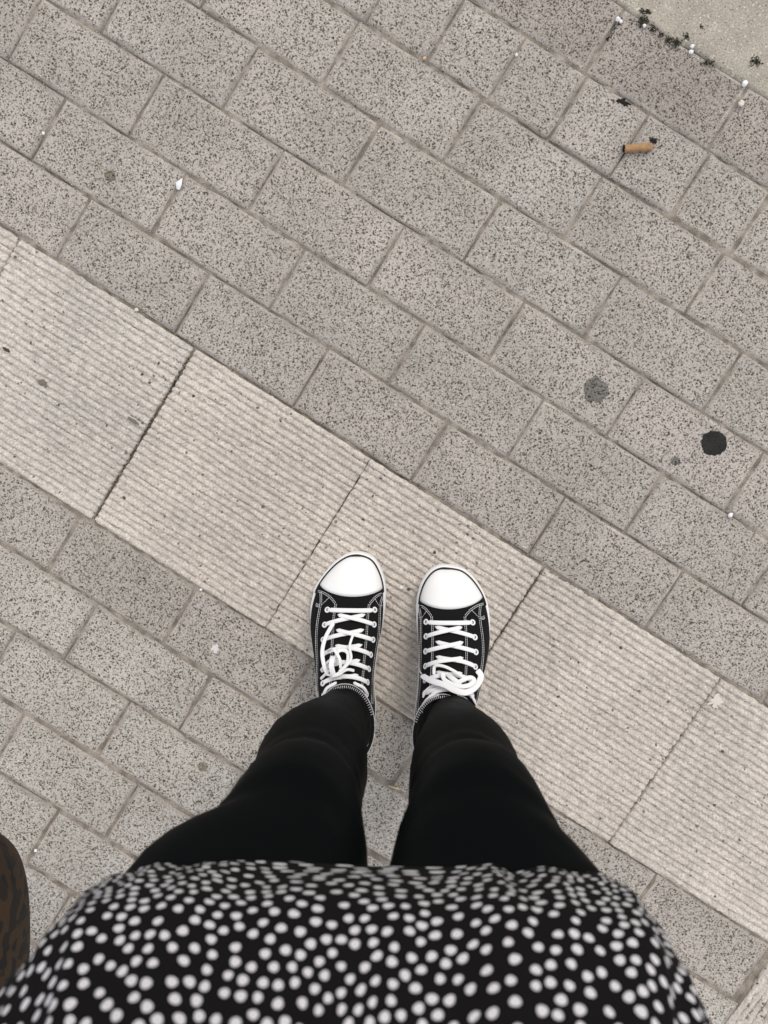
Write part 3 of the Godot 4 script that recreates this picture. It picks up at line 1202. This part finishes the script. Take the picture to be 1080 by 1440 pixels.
func make_person() -> void:
	var person := Node3D.new()
	person.position = Vector3(-0.026, 0.0, 0.37)
	put(person, "person")
	tag(person, "person standing in black leggings, black and white sneakers and a polka dot top", "person")
	var off := person.position
	# leggings
	var st := st_new()
	var left := [Vector4(.085, -.0885, .352, .033), Vector4(.125, -.0905, .3385, .0345), Vector4(.17, -.0945, .3345, .0380), Vector4(.24, -.1005, .330, .0490), Vector4(.32, -.1045, .323, .0575), Vector4(.40, -.1015, .318, .0550), Vector4(.46, -.1005, .315, .0565), Vector4(.52, -.104, .328, .0615), Vector4(.57, -.121, .344, .068), Vector4(.62, -.126, .361, .0745), Vector4(.70, -.120, .378, .083), Vector4(.80, -.100, .390, .088)]
	var right := [Vector4(.085, .0535, .360, .033), Vector4(.125, .0555, .3475, .0345), Vector4(.17, .0560, .3420, .0380), Vector4(.24, .0565, .336, .0480), Vector4(.32, .0565, .327, .0560), Vector4(.40, .054, .320, .0560), Vector4(.46, .0570, .316, .0590), Vector4(.52, .056, .328, .0625), Vector4(.57, .061, .344, .064), Vector4(.62, .066, .361, .071), Vector4(.70, .062, .378, .081), Vector4(.80, .048, .390, .087)]
	for s in [[left, -1.0], [right, 1.0]]:
		var moved := []
		for v in s[0]:
			moved.append(v - Vector4(0, off.x, off.z, 0))
		add_leg(st, moved, s[1])
	obj("leggings", finish(st), M.leggings, person)
	# polka dot top: flared, draping over belly and thighs
	var prof := [[0.600, 0.2835, 0.485, 0.206, 5.5], [0.606, 0.2815, 0.486, 0.206, 5.4], [0.63, 0.2725, 0.487, 0.207, 4.8], [0.66, 0.263, 0.488, 0.207, 4.0], [0.69, 0.2565, 0.488, 0.209, 3.6], [0.712, 0.2580, 0.488, 0.206, 3.4], [0.735, 0.2635, 0.488, 0.203, 3.2], [0.765, 0.272, 0.486, 0.197, 3.0], [0.80, 0.284, 0.48, 0.188, 2.8], [0.85, 0.292, 0.475, 0.172, 2.6], [0.92, 0.295, 0.47, 0.158, 2.5], [1.0, 0.292, 0.475, 0.162, 2.5], [1.1, 0.288, 0.48, 0.170, 2.5], [1.2, 0.300, 0.48, 0.176, 2.5], [1.27, 0.320, 0.475, 0.170, 2.4], [1.315, 0.345, 0.465, 0.128, 2.2], [1.335, 0.355, 0.455, 0.082, 2.0], [1.342, 0.358, 0.452, 0.066, 2.0]]
	var rows := []
	var uvs := []
	var fold := noise(71, 2.2, 2)
	var keys := []
	for p in prof:
		keys.append(Vector4(p[0], p[1], p[2], p[3]))
	var ns := []
	for p in prof:
		ns.append(Vector2(p[0], p[4]))
	var dense := catmull(keys, 6)
	var run := 0.0
	for i in dense.size():
		var c: Vector4 = dense[i]
		if i > 0:
			var b: Vector4 = dense[i - 1]
			run += Vector2(c.x - b.x, c.y - b.y).length()
		var n := tab(ns, c.x)
		var cz := (c.y + c.z) / 2
		var hd := (c.z - c.y) / 2
		var r := PackedVector3Array()
		var ur := []
		for j in 181:
			var t := TAU * j / 180.0 + PI
			var sx := signf(sin(t)) * pow(absf(sin(t)), 2.0 / n)
			var sz := -signf(cos(t)) * pow(absf(cos(t)), 2.0 / n)
			var ripple := fold.get_noise_3d(sx * 2.0, c.x * 1.1, sz * 2.0) * 0.006 * (1.0 + 0.3 * clampf((0.72 - c.x) / 0.1, 0.0, 1.0))
			ripple += 0.0012 * sin(sx * 9.0 + c.x * 40.0) * clampf((0.74 - c.x) / 0.1, 0.0, 1.0)
			var x := -0.036 + sx * (c.w + ripple)
			var z := cz + sz * (hd + ripple * 0.8)
			var y := c.x + (0.0015 * sin(sx * 5.0 + 1.0) if i < 12 else 0.0)
			r.append(Vector3(x, y, z) - off)
			ur.append(Vector2((t if t < PI else t - TAU) * 0.205 / 0.28 if j < 180 else 0.0, run / 0.28))
		rows.append(r)
		uvs.append(ur)
	# u along the cloth, measured on a middle row so that the dots keep their shape
	var lens := [0.0]
	var midrow: PackedVector3Array = rows[30]
	for j in range(1, 181):
		lens.append(lens[j - 1] + midrow[j].distance_to(midrow[j - 1]))
	for i in rows.size():
		for j in 181:
			uvs[i][j] = Vector2(lens[j] / 0.28, uvs[i][j].y)
	st = st_new()
	add_grid(st, rows, false, false, uvs)
	# turned hem inside the front edge
	var inner := PackedVector3Array()
	var hem: PackedVector3Array = rows[0]
	for p in hem:
		inner.append(Vector3((p.x) * 0.985, p.y + 0.02, p.z * 0.97))
	add_grid(st, [hem, inner], true, false, [uvs[0], uvs[3]])
	# long sleeves
	for k in 2:
		var arm: Array = ARMS[k]
		var path := catmull([arm[0] + Vector3(-signf(arm[0].x) * 0.06, 0.030, 0.0), arm[0] + Vector3(0, 0.006, 0), arm[0].lerp(arm[1], 0.5) + Vector3(0, 0, 0.01), arm[1], arm[1].lerp(arm[2], 0.5), arm[2].lerp(arm[1], 0.08)], 6)
		var tube := []
		var tuv := []
		for i in path.size():
			var p: Vector3 = path[i]
			var t: Vector3 = (path[mini(i + 1, path.size() - 1)] - path[maxi(i - 1, 0)]).normalized()
			var s := t.cross(Vector3(0.3, 0.5, -0.8)).normalized()
			var u := s.cross(t)
			var rad := lerpf(0.066, 0.038, i / float(path.size() - 1)) + 0.0015 * sin(i * 1.7)
			var r := PackedVector3Array()
			var ru := []
			for j in 33:
				var a := TAU * j / 32.0
				r.append(p + (s * cos(a) + u * sin(a)) * rad - off)
				ru.append(Vector2(j / 32.0 * TAU * 0.048 / 0.28, i * 0.02 / 0.28))
			tube.append(r)
			tuv.append(ru)
		add_grid(st, tube, false, false, tuv)
	obj("polka_dot_top", finish(st), M.dots, person)
	make_upper_body(person)
	# sneakers
	var V := func(a: Array) -> Array:
		var o := []
		for i in range(0, a.size(), 3):
			o.append(Vector3(a[i], a[i + 1], a[i + 2]))
		return o
	var lo: Array = V.call([0.0, 0.0, 0.0, 0.0086, -0.0157, 0.0168, 0.0182, -0.0251, 0.0263, 0.0343, -0.0323, 0.0342, 0.0535, -0.0353, 0.0358, 0.0769, -0.0393, 0.0343, 0.1087, -0.0475, 0.0350, 0.1393, -0.0535, 0.0392, 0.1699, -0.0584, 0.0455])
	lo.append_array(V.call([0.1971, -0.0592, 0.0497, 0.2160, -0.0559, 0.0508, 0.2295, -0.0522, 0.0509, 0.2473, -0.0411, 0.0473, 0.2649, -0.0254, 0.0396, 0.2743, -0.0130, 0.0314, 0.2795, -0.0026, 0.0201, 0.2815, 0.0087, 0.0087]))
	var ro: Array = V.call([0.0, 0.0, 0.0, 0.0075, -0.0188, 0.0167, 0.0150, -0.0251, 0.0250, 0.0267, -0.0303, 0.0322, 0.0459, -0.0313, 0.0373, 0.0672, -0.0293, 0.0444, 0.0959, -0.0262, 0.0577, 0.1224, -0.0251, 0.0679, 0.1476, -0.0251, 0.0749])
	ro.append_array(V.call([0.1728, -0.0262, 0.0783, 0.1958, -0.0283, 0.0782, 0.2146, -0.0283, 0.0760, 0.2323, -0.0262, 0.0708, 0.2509, -0.0201, 0.0599, 0.2654, -0.0103, 0.0465, 0.2727, -0.0006, 0.0332, 0.2758, 0.0096, 0.0096]))
	var U := Vector3(0, 1, -0.5)
	# each strand: name, width, points (along the foot, across it, height over the canvas), which way its flat side looks
	var lb := [
		["lace_loop", 0.0068, V.call([.1873, -.266, .006, .1667, -.460, .010, .1477, -.557, .012, .1322, -.500, .012, .1249, -.397, .008]), U],
		["lace_loop", 0.0042, V.call([.1763, .298, .005, .1580, .221, .010, .1421, .302, .014, .1301, .062, .014, .1244, -.182, .012, .1244, -.471, .008]), U],
		["lace_loop", 0.0062, V.call([.1377, -.165, .010, .1500, -.095, .014, .1528, .068, .012, .1486, .201, .010, .1373, .185, .010, .1277, -.025, .012]), U],
		["lace_loop", 0.0055, V.call([.1504, -.420, .008, .1531, -.225, .014, .1420, -.018, .017, .1316, .016, .012]), Vector3(0.5, 1, 0)],
		["lace_knot", 0.0090, V.call([.1460, -.237, .008, .1420, -.24, .016, .1333, -.256, .019, .1251, -.206, .013, .1235, -.19, .008]), U],
		["lace_end", 0.0046, V.call([.1260, -.66, .004, .1373, -.417, .008, .141, -.30, .010]), U],
		["lace_end", 0.0048, V.call([.1172, -.68, .003, .1253, -.446, .008, .130, -.30, .010]), U],
		["lace_loop", 0.0050, V.call([.1300, .42, .004, .1310, .20, .010, .1250, -.05, .013, .1225, -.30, .010]), U]]
	var rb := [
		["lace_end", 0.0022, V.call([.1269, 1.10, .010, .1296, 1.0, .010, .1312, .93, .010]), U],
		["lace_loop", 0.0105, V.call([.1306, .926, .009, .1296, .62, .013, .1270, .30, .016, .1215, .014, .017, .1180, -.367, .016, .1226, -.679, .014, .1306, -.789, .012, .1415, -.629, .006]), U],
		["lace_loop", 0.0075, V.call([.1416, .350, .009, .1330, .300, .014, .1260, -.06, .016, .1250, -.389, .017, .1293, -.567, .014, .1342, -.40, .011, .1301, -.093, .010]), U],
		["lace_loop", 0.0052, V.call([.1375, .590, .006, .1475, .572, .009, .1484, .358, .011, .1433, .060, .011, .1332, -.314, .010]), U],
		["lace_end", 0.0056, V.call([.1080, .861, .002, .1173, .795, .004, .1252, .605, .005, .1281, .357, .008]), U],
		["lace_end", 0.0056, V.call([.0888, .873, .002, .1063, .780, .004, .1196, .494, .006, .1224, .118, .009]), U],
		["lace_end", 0.0046, V.call([.1177, -.479, .012, .1060, -.72, .009, .096, -.92, .005]), U],
		["lace_knot", 0.0085, V.call([.1400, .22, .006, .1350, .10, .013, .1290, -.10, .015, .1240, -.18, .010]), U]]
	make_sneaker(person, "left sneaker with a tangled knot of white lace", lo, Vector3(-0.08687, 0.002, 0.41655), 1.0, lb)
	make_sneaker(person, "right sneaker with a wide flat lace bow", ro, Vector3(0.03556, 0.002, 0.42916), -1.0, rb)

func make_bag() -> void:
	var bag := Node3D.new()
	bag.position = Vector3(-0.487, 0.24, 0.533)
	put(bag, "leopard_bag")
	tag(bag, "dark leopard print bag hanging beside the polka dot top at the left edge", "bag")
	var rows := []
	for i in 25:
		var t := i / 24.0
		var y := 0.33 * t
		var k := pow(maxf(1.0 - pow(absf(2.0 * t - 1.0), 3.0), 0.0), 1.0 / 3.0)
		var r := PackedVector3Array()
		for j in 48:
			var a := TAU * j / 48.0
			var cx := signf(cos(a)) * pow(absf(cos(a)), 0.8)
			var cz := signf(sin(a)) * pow(absf(sin(a)), 0.8)
			r.append(Vector3(cx * 0.062 * (0.5 + 0.5 * k) * k, y, cz * 0.135 * (0.75 + 0.25 * k) * k))
		rows.append(r)
	var st := st_new()
	add_grid(st, rows, false, true)
	obj("pouch", finish(st), M.leopard, bag)
	st = st_new()
	add_ribbon(st, catmull([Vector3(0, 0.30, -0.10), Vector3(0.05, 0.48, -0.11), Vector3(0.20, 0.86, -0.17), Vector3(0.275, 1.04, -0.155), Vector3(0.32, 1.093, -0.115), Vector3(0.275, 1.04, -0.06), Vector3(0.20, 0.86, -0.02), Vector3(0.06, 0.48, 0.04), Vector3(0, 0.30, 0.08)], 8), 0.022, 0.004, Vector3.LEFT, 8)
	obj("shoulder_strap", finish(st), M.canvas, bag)

# ---------------------------------------------------------------- litter, stains, grit
func blob(sd: int, r: float, h: float, uneven: float, stretch := 1.0) -> ArrayMesh:
	var rng := RandomNumberGenerator.new()
	rng.seed = sd
	var n := noise(sd, 1.1, 3)
	var rows := []
	for i in 5:
		var t := i / 4.0
		var ring := PackedVector3Array()
		for j in 28:
			var a := TAU * j / 28.0
			var k := r * (1.0 + uneven * n.get_noise_2d(cos(a) * 1.6 + sd, sin(a) * 1.6)) * (1.0 - 0.22 * t * t * t - 0.1 * t)
			ring.append(Vector3(cos(a) * k * stretch, h * sqrt(t), sin(a) * k))
		rows.append(ring)
	var st := st_new()
	add_grid(st, rows, false, true)
	add_fan(st, rows[4], Vector3(0, h * 1.02, 0))
	return finish(st)

func pebble(sd: int, r: float, flat: float) -> ArrayMesh:
	var n := noise(sd, 0.9, 2)
	var rows := []
	for i in 15:
		var th := PI * i / 14.0
		var ring := PackedVector3Array()
		for j in 22:
			var a := TAU * j / 22.0
			var d := Vector3(sin(th) * cos(a), cos(th), sin(th) * sin(a))
			var k := r * (1.0 + 0.35 * n.get_noise_3d(d.x + sd, d.y, d.z))
			ring.append(Vector3(d.x * k, d.y * k * flat, d.z * k * 0.85))
		rows.append(ring)
	var st := st_new()
	add_grid(st, rows, true, true)
	return finish(st)

func lay(called: String, mesh: Mesh, m: Material, x: float, y: float, z: float, turn: float, label: String, category: String, group := "") -> MeshInstance3D:
	var o := obj(called, mesh, m)
	o.position = Vector3(x, y, z)
	o.rotation.y = turn
	tag(o, label, category, group)
	return o

func make_litter() -> void:
	var gum_black := world_mat(M.cement_tex, Color(0.255, 0.255, 0.245), 2.0, 0.8, 0.08)
	var gum_grey := world_mat(M.speck_tex, Color(0.60, 0.59, 0.57), 0.6, 0.9, 0.05)
	var gum_brown := world_mat(M.speck_tex, Color(0.68, 0.64, 0.58), 0.6, 0.9, 0.05)
	var white := plain(Color(0.80, 0.80, 0.82), 0.6, 0.5)
	var dark := plain(Color(0.022, 0.020, 0.017), 0.95, 0.2)
	var straw := plain(Color(0.70, 0.60, 0.36), 0.7, 0.4)
	# chewing gum trodden flat
	lay("gum_spot", blob(1, 0.0182, 0.0012, 0.14), gum_black, 0.4324, 0.0006, -0.0195, 0.3, "round black spot of trodden chewing gum near the right edge", "gum spot", "gum spots on the paving")
	lay("gum_spot", blob(2, 0.0168, 0.0010, 0.30, 1.05), gum_grey, 0.2641, 0.0006, -0.0959, 1.0, "faded grey spot of trodden chewing gum left of the black one", "gum spot", "gum spots on the paving")
	lay("gum_spot", blob(3, 0.0062, 0.0010, 0.5), gum_grey, 0.3789, 0.0006, 0.0057, 1.0, "tiny grey smudge of gum just below left of the black gum spot", "gum spot", "gum spots on the paving")
	lay("gum_spot", blob(4, 0.0078, 0.0010, 0.3), gum_brown, -0.4305, 0.0006, -0.4037, 2.0, "small brownish gum spot on a paving stone at the upper left", "gum spot", "gum spots on the paving")
	lay("gum_spot", blob(5, 0.0075, 0.0010, 0.4), gum_brown, -0.3136, 0.0006, 0.4637, 2.0, "small brownish gum spot on the paving left of the black leggings", "gum spot", "gum spots on the paving")
	lay("paint_fleck", blob(6, 0.0058, 0.0008, 0.9), plain(Color(0.62, 0.61, 0.60), 0.9, 0.3), -0.2909, 0.0006, 0.2831, 2.0, "whitish dried fleck on the paving left of the left sneaker", "fleck")
	lay("paint_fleck", blob(7, 0.0085, 0.0008, 0.9, 1.3), plain(Color(0.60, 0.57, 0.51), 0.9, 0.3), 0.4440, 0.0026, 0.3560, 0.6, "pale dried patch on the ribbed strip beside its joint at the right", "fleck")
	# cigarette end
	var butt := Node3D.new()
	butt.position = Vector3(0.3155, 0.0056, -0.4283)
	butt.rotation.y = 0.04
	put(butt, "cigarette_butt")
	tag(butt, "orange cigarette butt lying on the paving at the upper right", "cigarette butt")
	var st := st_new()
	var rows := []
	var dn := noise(81, 1.4, 2)
	for i in 21:
		var t := i / 20.0
		var r := PackedVector3Array()
		for j in 20:
			var a := TAU * j / 20.0
			var rad := 0.0050 * (1.0 + 0.22 * dn.get_noise_3d(t * 5.0, cos(a), sin(a)))
			if i == 0 or i == 20:
				rad *= 0.86
			r.append(Vector3(lerpf(-0.0195, 0.0190, t), sin(a) * rad, cos(a) * rad * 1.1))
		rows.append(r)
	add_grid(st, rows, false, true)
	add_fan(st, rows[20], Vector3(0.0188, 0, 0))
	var paper := world_mat(M.cement_tex, Color(0.96, 0.77, 0.58), 6.0, 0.85, 0.06)
	obj("filter_paper", finish(st), paper, butt)
	st = st_new()
	rows = []
	for i in 4:
		var r := PackedVector3Array()
		for j in 16:
			var a := TAU * j / 16.0
			var rad: float = [0.0047, 0.0045, 0.0036, 0.0018][i] * (1.0 + 0.25 * dn.get_noise_2d(cos(a) * 3.0 + i, sin(a) * 3.0))
			r.append(Vector3(-0.0192 - 0.0008 * i, sin(a) * rad, cos(a) * rad))
		rows.append(r)
	add_grid(st, rows, true, true)
	add_fan(st, rows[3], Vector3(-0.0220, 0, 0), true)
	obj("burnt_end", finish(st), dark, butt)
	lay("ash_crumb", blob(9, 0.0046, 0.0024, 1.1), dark, 0.3372, 0.0002, -0.4392, 0.4, "black burnt crumb touching the right end of the cigarette butt", "crumb")
	lay("ash_crumb", blob(10, 0.0044, 0.0022, 1.2, 1.7), dark, 0.2950, -0.0006, -0.4925, -0.6, "black clot of dirt in the joint above the cigarette butt", "crumb")
	# white shard of shell or paper
	st = st_new()
	var tri := PackedVector3Array([Vector3(-0.0052, 0.0004, -0.0035), Vector3(-0.0010, 0.0010, -0.0052), Vector3(0.0058, 0.0022, -0.0086), Vector3(0.0040, 0.0012, 0.0010), Vector3(0.0010, 0.0006, 0.0072), Vector3(-0.0036, 0.0004, 0.0066)])
	var top := PackedVector3Array()
	for p in tri:
		top.append(p * Vector3(0.94, 1, 0.94) + Vector3(0, 0.0009, 0))
	add_grid(st, [tri, top], false, true)
	add_fan(st, top, Vector3(0.0004, 0.0020, 0))
	lay("white_shard", finish(st), white, -0.3310, 0.0004, -0.3893, 0.0, "white angular chip lying on a joint at the upper left", "chip")
	# straw
	var stalk := Node3D.new()
	stalk.position = Vector3(-0.0245, 0.0022, 0.4915)
	put(stalk, "straw_stalk")
	tag(stalk, "short yellow piece of straw between the two legs", "straw")
	st = st_new()
	add_ribbon(st, [Vector3(-0.0085, 0, -0.0024), Vector3(0.0, 0.0002, 0.0003), Vector3(0.0085, 0, 0.0026)], 0.0017, 0.0014, Vector3.UP, 8)
	obj("stem", finish(st), straw, stalk)
	st = st_new()
	add_ribbon(st, [Vector3(0.0042, 0.0002, 0.0012), Vector3(0.0046, 0.0006, -0.0012)], 0.0020, 0.0014, Vector3.UP, 8)
	obj("bud", finish(st), straw, stalk)
	# pebbles
	var pale := plain(Color(0.66, 0.62, 0.54), 0.8, 0.3)
	var orange := plain(Color(0.62, 0.42, 0.26), 0.8, 0.3)
	for p in [
		[0.2850, -0.6020, 0.0040, white, "white pebble in the joint at the top, left of the beige slab"],
		[0.2892, -0.5990, 0.0030, white, "smaller white pebble touching the one in the top joint"],
		[0.3215, -0.5925, 0.0032, white, "white pebble beside dark moss on the edge of the beige slab"],
		[0.3870, -0.5640, 0.0037, white, "upper white pebble of the touching pair on the slab's edge"],
		[0.3855, -0.5565, 0.0038, white, "lower white pebble of the touching pair on the slab's edge"],
		[0.4596, -0.5127, 0.0050, white, "largest white pebble, lying where slab and paving meet at the right edge"],
		[0.4555, -0.4862, 0.0052, pale, "beige stone chip in the joint below the largest white pebble"],
		[-0.3961, -0.2139, 0.0034, pale, "pale pebble on the upper edge of the ribbed strip"],
		[0.1464, -0.5577, 0.0026, white, "white pebble in a joint between small square paving stones"],
		[0.4574, 0.0834, 0.0042, white, "white pebble in a joint below the black gum spot"],
		[0.0189, -0.5555, 0.0030, orange, "orange brown pebble in a long joint at the top centre"],
		[-0.0145, 0.1902, 0.0033, white, "white pebble on the ribbed strip between the sneakers"],
		[-0.0031, 0.1922, 0.0029, gum_grey, "grey pebble right of the white one between the sneakers"],
		[-0.5247, -0.4634, 0.0026, white, "white pebble in a joint near the upper left edge"],
		[-0.5732, 0.5976, 0.0030, white, "white pebble on the paving beside the leopard bag"],
		[-0.3106, 0.1944, 0.0026, white, "white pebble on the lower edge of the ribbed strip"]]:
		lay("pebble", pebble(int(p[0] * 1000.0) + 700, p[2] * 0.85, 0.7), p[3], p[0], p[2] * 0.5 + 0.0008, p[1], p[0] * 9.0, p[4], "pebble", "pebbles scattered on the paving")
	# moss and dirt along the slab's edge, and dark dirt packed in a few joints
	var rng := RandomNumberGenerator.new()
	rng.seed = 77
	var crumb := pebble(3, 0.0011, 0.7)
	var moss := MultiMesh.new()
	moss.transform_format = MultiMesh.TRANSFORM_3D
	moss.mesh = crumb
	var spots := []
	for c in [[0.3188, -0.5996, 0.006, 60], [0.3265, -0.6116, 0.0035, 26], [0.3180, -0.6120, 0.003, 14], [0.3651, -0.5690, 0.005, 46], [0.3560, -0.5730, 0.004, 26], [0.3794, -0.5776, 0.0035, 26], [0.4074, -0.5430, 0.004, 22], [0.4150, -0.5420, 0.003, 10], [0.4751, -0.5426, 0.0055, 40], [0.3984, -0.5904, 0.002, 8], [0.335, -0.588, 0.004, 22], [0.345, -0.580, 0.003, 14]]:
		for k in c[3] * 2:
			spots.append([c[0] + rng.randfn(0, c[2] * 0.6), c[1] + rng.randfn(0, c[2] * 0.6), 0.0015])
	for k in 50:      # the cross joint beside the slab
		var t := rng.randf()
		spots.append([lerpf(0.272, 0.292, t) + rng.randfn(0, 0.0012), lerpf(-0.575, -0.605, t) + rng.randfn(0, 0.0012), -0.001])
	moss.instance_count = spots.size()
	for i in spots.size():
		var b := Basis.from_euler(Vector3(rng.randf() * 6, rng.randf() * 6, rng.randf() * 6)).scaled(Vector3.ONE * rng.randf_range(0.3, 1.0))
		moss.set_instance_transform(i, Transform3D(b, Vector3(spots[i][0], spots[i][2] + rng.randf() * 0.001, spots[i][1])))
	var mo := MultiMeshInstance3D.new()
	mo.multimesh = moss
	mo.material_override = plain(Color(0.035, 0.033, 0.022), 0.95, 0.2)
	put(mo, "moss")
	tag(mo, "dark moss and dirt clumps along the edge of the beige slab", "moss", "", "stuff")
	for kind in [[0, Color(0.045, 0.037, 0.028), 620, "dirt_crumbs", "dark dirt crumbs packed in the joints of the paving and strip"], [1, Color(0.50, 0.47, 0.42), 420, "sand_grains", "pale sand grains lying in joints and grooves of the paving"]]:
		var mm := MultiMesh.new()
		mm.transform_format = MultiMesh.TRANSFORM_3D
		mm.mesh = crumb
		mm.instance_count = kind[2]
		for i in kind[2]:
			var u := rng.randf_range(-0.6, 1.2)
			var v := 0.0
			var y := -0.0016
			var pick := rng.randf()
			if kind[0] == 0 and pick < 0.45:
				u = -0.001 + rng.randfn(0, 0.0012)
				v = rng.randf_range(0.0, 0.297)
				if rng.randf() < 0.15:
					v = 0.235 + rng.randfn(0, 0.005)
					u += rng.randfn(0, 0.0015)
				y = rng.randf_range(-0.003, 0.0006)
			elif kind[0] == 0 and pick < 0.65:
				u = [0.598, 0.903, 0.598][i % 3] + rng.randfn(0, 0.0008)
				v = rng.randf_range(0.0, 0.297)
				y = -0.002
			else:
				var rows_v := [0.2985, 0.4006, 0.502, 0.603, 0.7053, 0.8085, 0.91, -0.0985, -0.2015, 0.0]
				v = rows_v[rng.randi() % rows_v.size()] + rng.randfn(0, 0.0022)
				if kind[0] == 1 and rng.randf() < 0.35:
					v = rng.randf_range(-0.5, 1.0)
					y = 0.0012
			var s := rng.randf_range(0.35, 0.95)
			mm.set_instance_transform(i, Transform3D(Basis.from_euler(Vector3(rng.randf() * 6, rng.randf() * 6, 0)).scaled(Vector3.ONE * s), pave_point(u, v, y)))
		var o := MultiMeshInstance3D.new()
		o.multimesh = mm
		o.material_override = plain(kind[1], 0.95, 0.2)
		put(o, kind[3])
		tag(o, kind[4], "dirt", "", "stuff")
	# dark scuffs on the ribbed tiles
	var scuff := plain(Color(0.17, 0.155, 0.13), 0.95, 0.2)
	lay("dirt_mark", blob(21, 0.0028, 0.0008, 0.4, 3.6), scuff, -0.4055, 0.0018, -0.0542, -0.56, "dark elongated dirt mark in a groove left of the wide joint", "dirt mark")
	lay("dirt_mark", blob(22, 0.0042, 0.0008, 0.9, 1.8), scuff, -0.5385, 0.0018, -0.1105, -0.5, "dark dirt patch on the ribbed tile at the left edge", "dirt mark")
	lay("dirt_mark", blob(23, 0.0026, 0.0008, 0.6, 2.4), plain(Color(0.06, 0.055, 0.045), 0.95, 0.2), -0.5900, 0.0018, -0.1584, -0.6, "black dirt mark on the ribbed tile above the dark patch at the left edge", "dirt mark")

# ---------------------------------------------------------------- scene
func _ready() -> void:
	var cam := Camera3D.new()
	cam.name = "camera"
	cam.transform = Transform3D(Basis(Vector3(0.999386, -0.034962, 0.002477), Vector3(0.0, -0.070667, -0.9975), Vector3(0.03505, 0.996887, -0.070623)).orthonormalized(), Vector3(0.0, 1.11885, 0.0))
	cam.near = 0.02
	cam.far = 200.0
	var lens := CameraAttributesPhysical.new()
	lens.frustum_focal_length = 18.03
	lens.frustum_focus_distance = 1.1
	lens.frustum_near = 0.02
	lens.frustum_far = 200.0
	lens.exposure_aperture = 4.2
	cam.attributes = lens
	cam.fov = 67.29
	add_child(cam)
	cam.current = true
	var env := Environment.new()
	env.background_mode = Environment.BG_SKY
	env.tonemap_mode = Environment.TONE_MAPPER_LINEAR
	env.tonemap_exposure = 1.2
	env.sdfgi_enabled = true
	env.ssao_enabled = true
	env.ssil_enabled = true
	var sky := Sky.new()
	var sm := ProceduralSkyMaterial.new()
	sm.sky_top_color = Color(0.93, 0.935, 0.95)
	sm.sky_horizon_color = Color(0.84, 0.85, 0.87)
	sm.sky_curve = 0.3
	sm.ground_bottom_color = Color(0.5, 0.49, 0.47)
	sm.ground_horizon_color = Color(0.8, 0.8, 0.8)
	sky.sky_material = sm
	env.sky = sky
	var we := WorldEnvironment.new()
	we.environment = env
	we.name = "world_environment"
	add_child(we)
	var sun := DirectionalLight3D.new()
	sun.name = "overcast_sun"
	sun.light_energy = 0.45
	sun.light_color = Color(1.0, 0.97, 0.93)
	sun.light_angular_distance = 24.0
	sun.shadow_enabled = true
	sun.look_at_from_position(Vector3(0.45, 0.85, -0.75), Vector3.ZERO)
	add_child(sun)

	var g := 0.5613957
	PAVE = Transform3D(Basis(Vector3.UP, -g), Vector3(-0.470335, 0.0, 0.093001))
	LENS = cam.transform
	ARMS = [[Vector3(-0.185, 1.265, 0.40), Vector3(-0.255, 1.02, 0.37), LENS * Vector3(-0.088, -0.165, -0.012)], [Vector3(0.133, 1.265, 0.40), Vector3(0.205, 1.02, 0.37), LENS * Vector3(0.088, -0.165, -0.012)]]
	make_materials()
	make_slab()
	make_paving()
	make_strip()
	make_person()
	make_bag()
	make_litter()
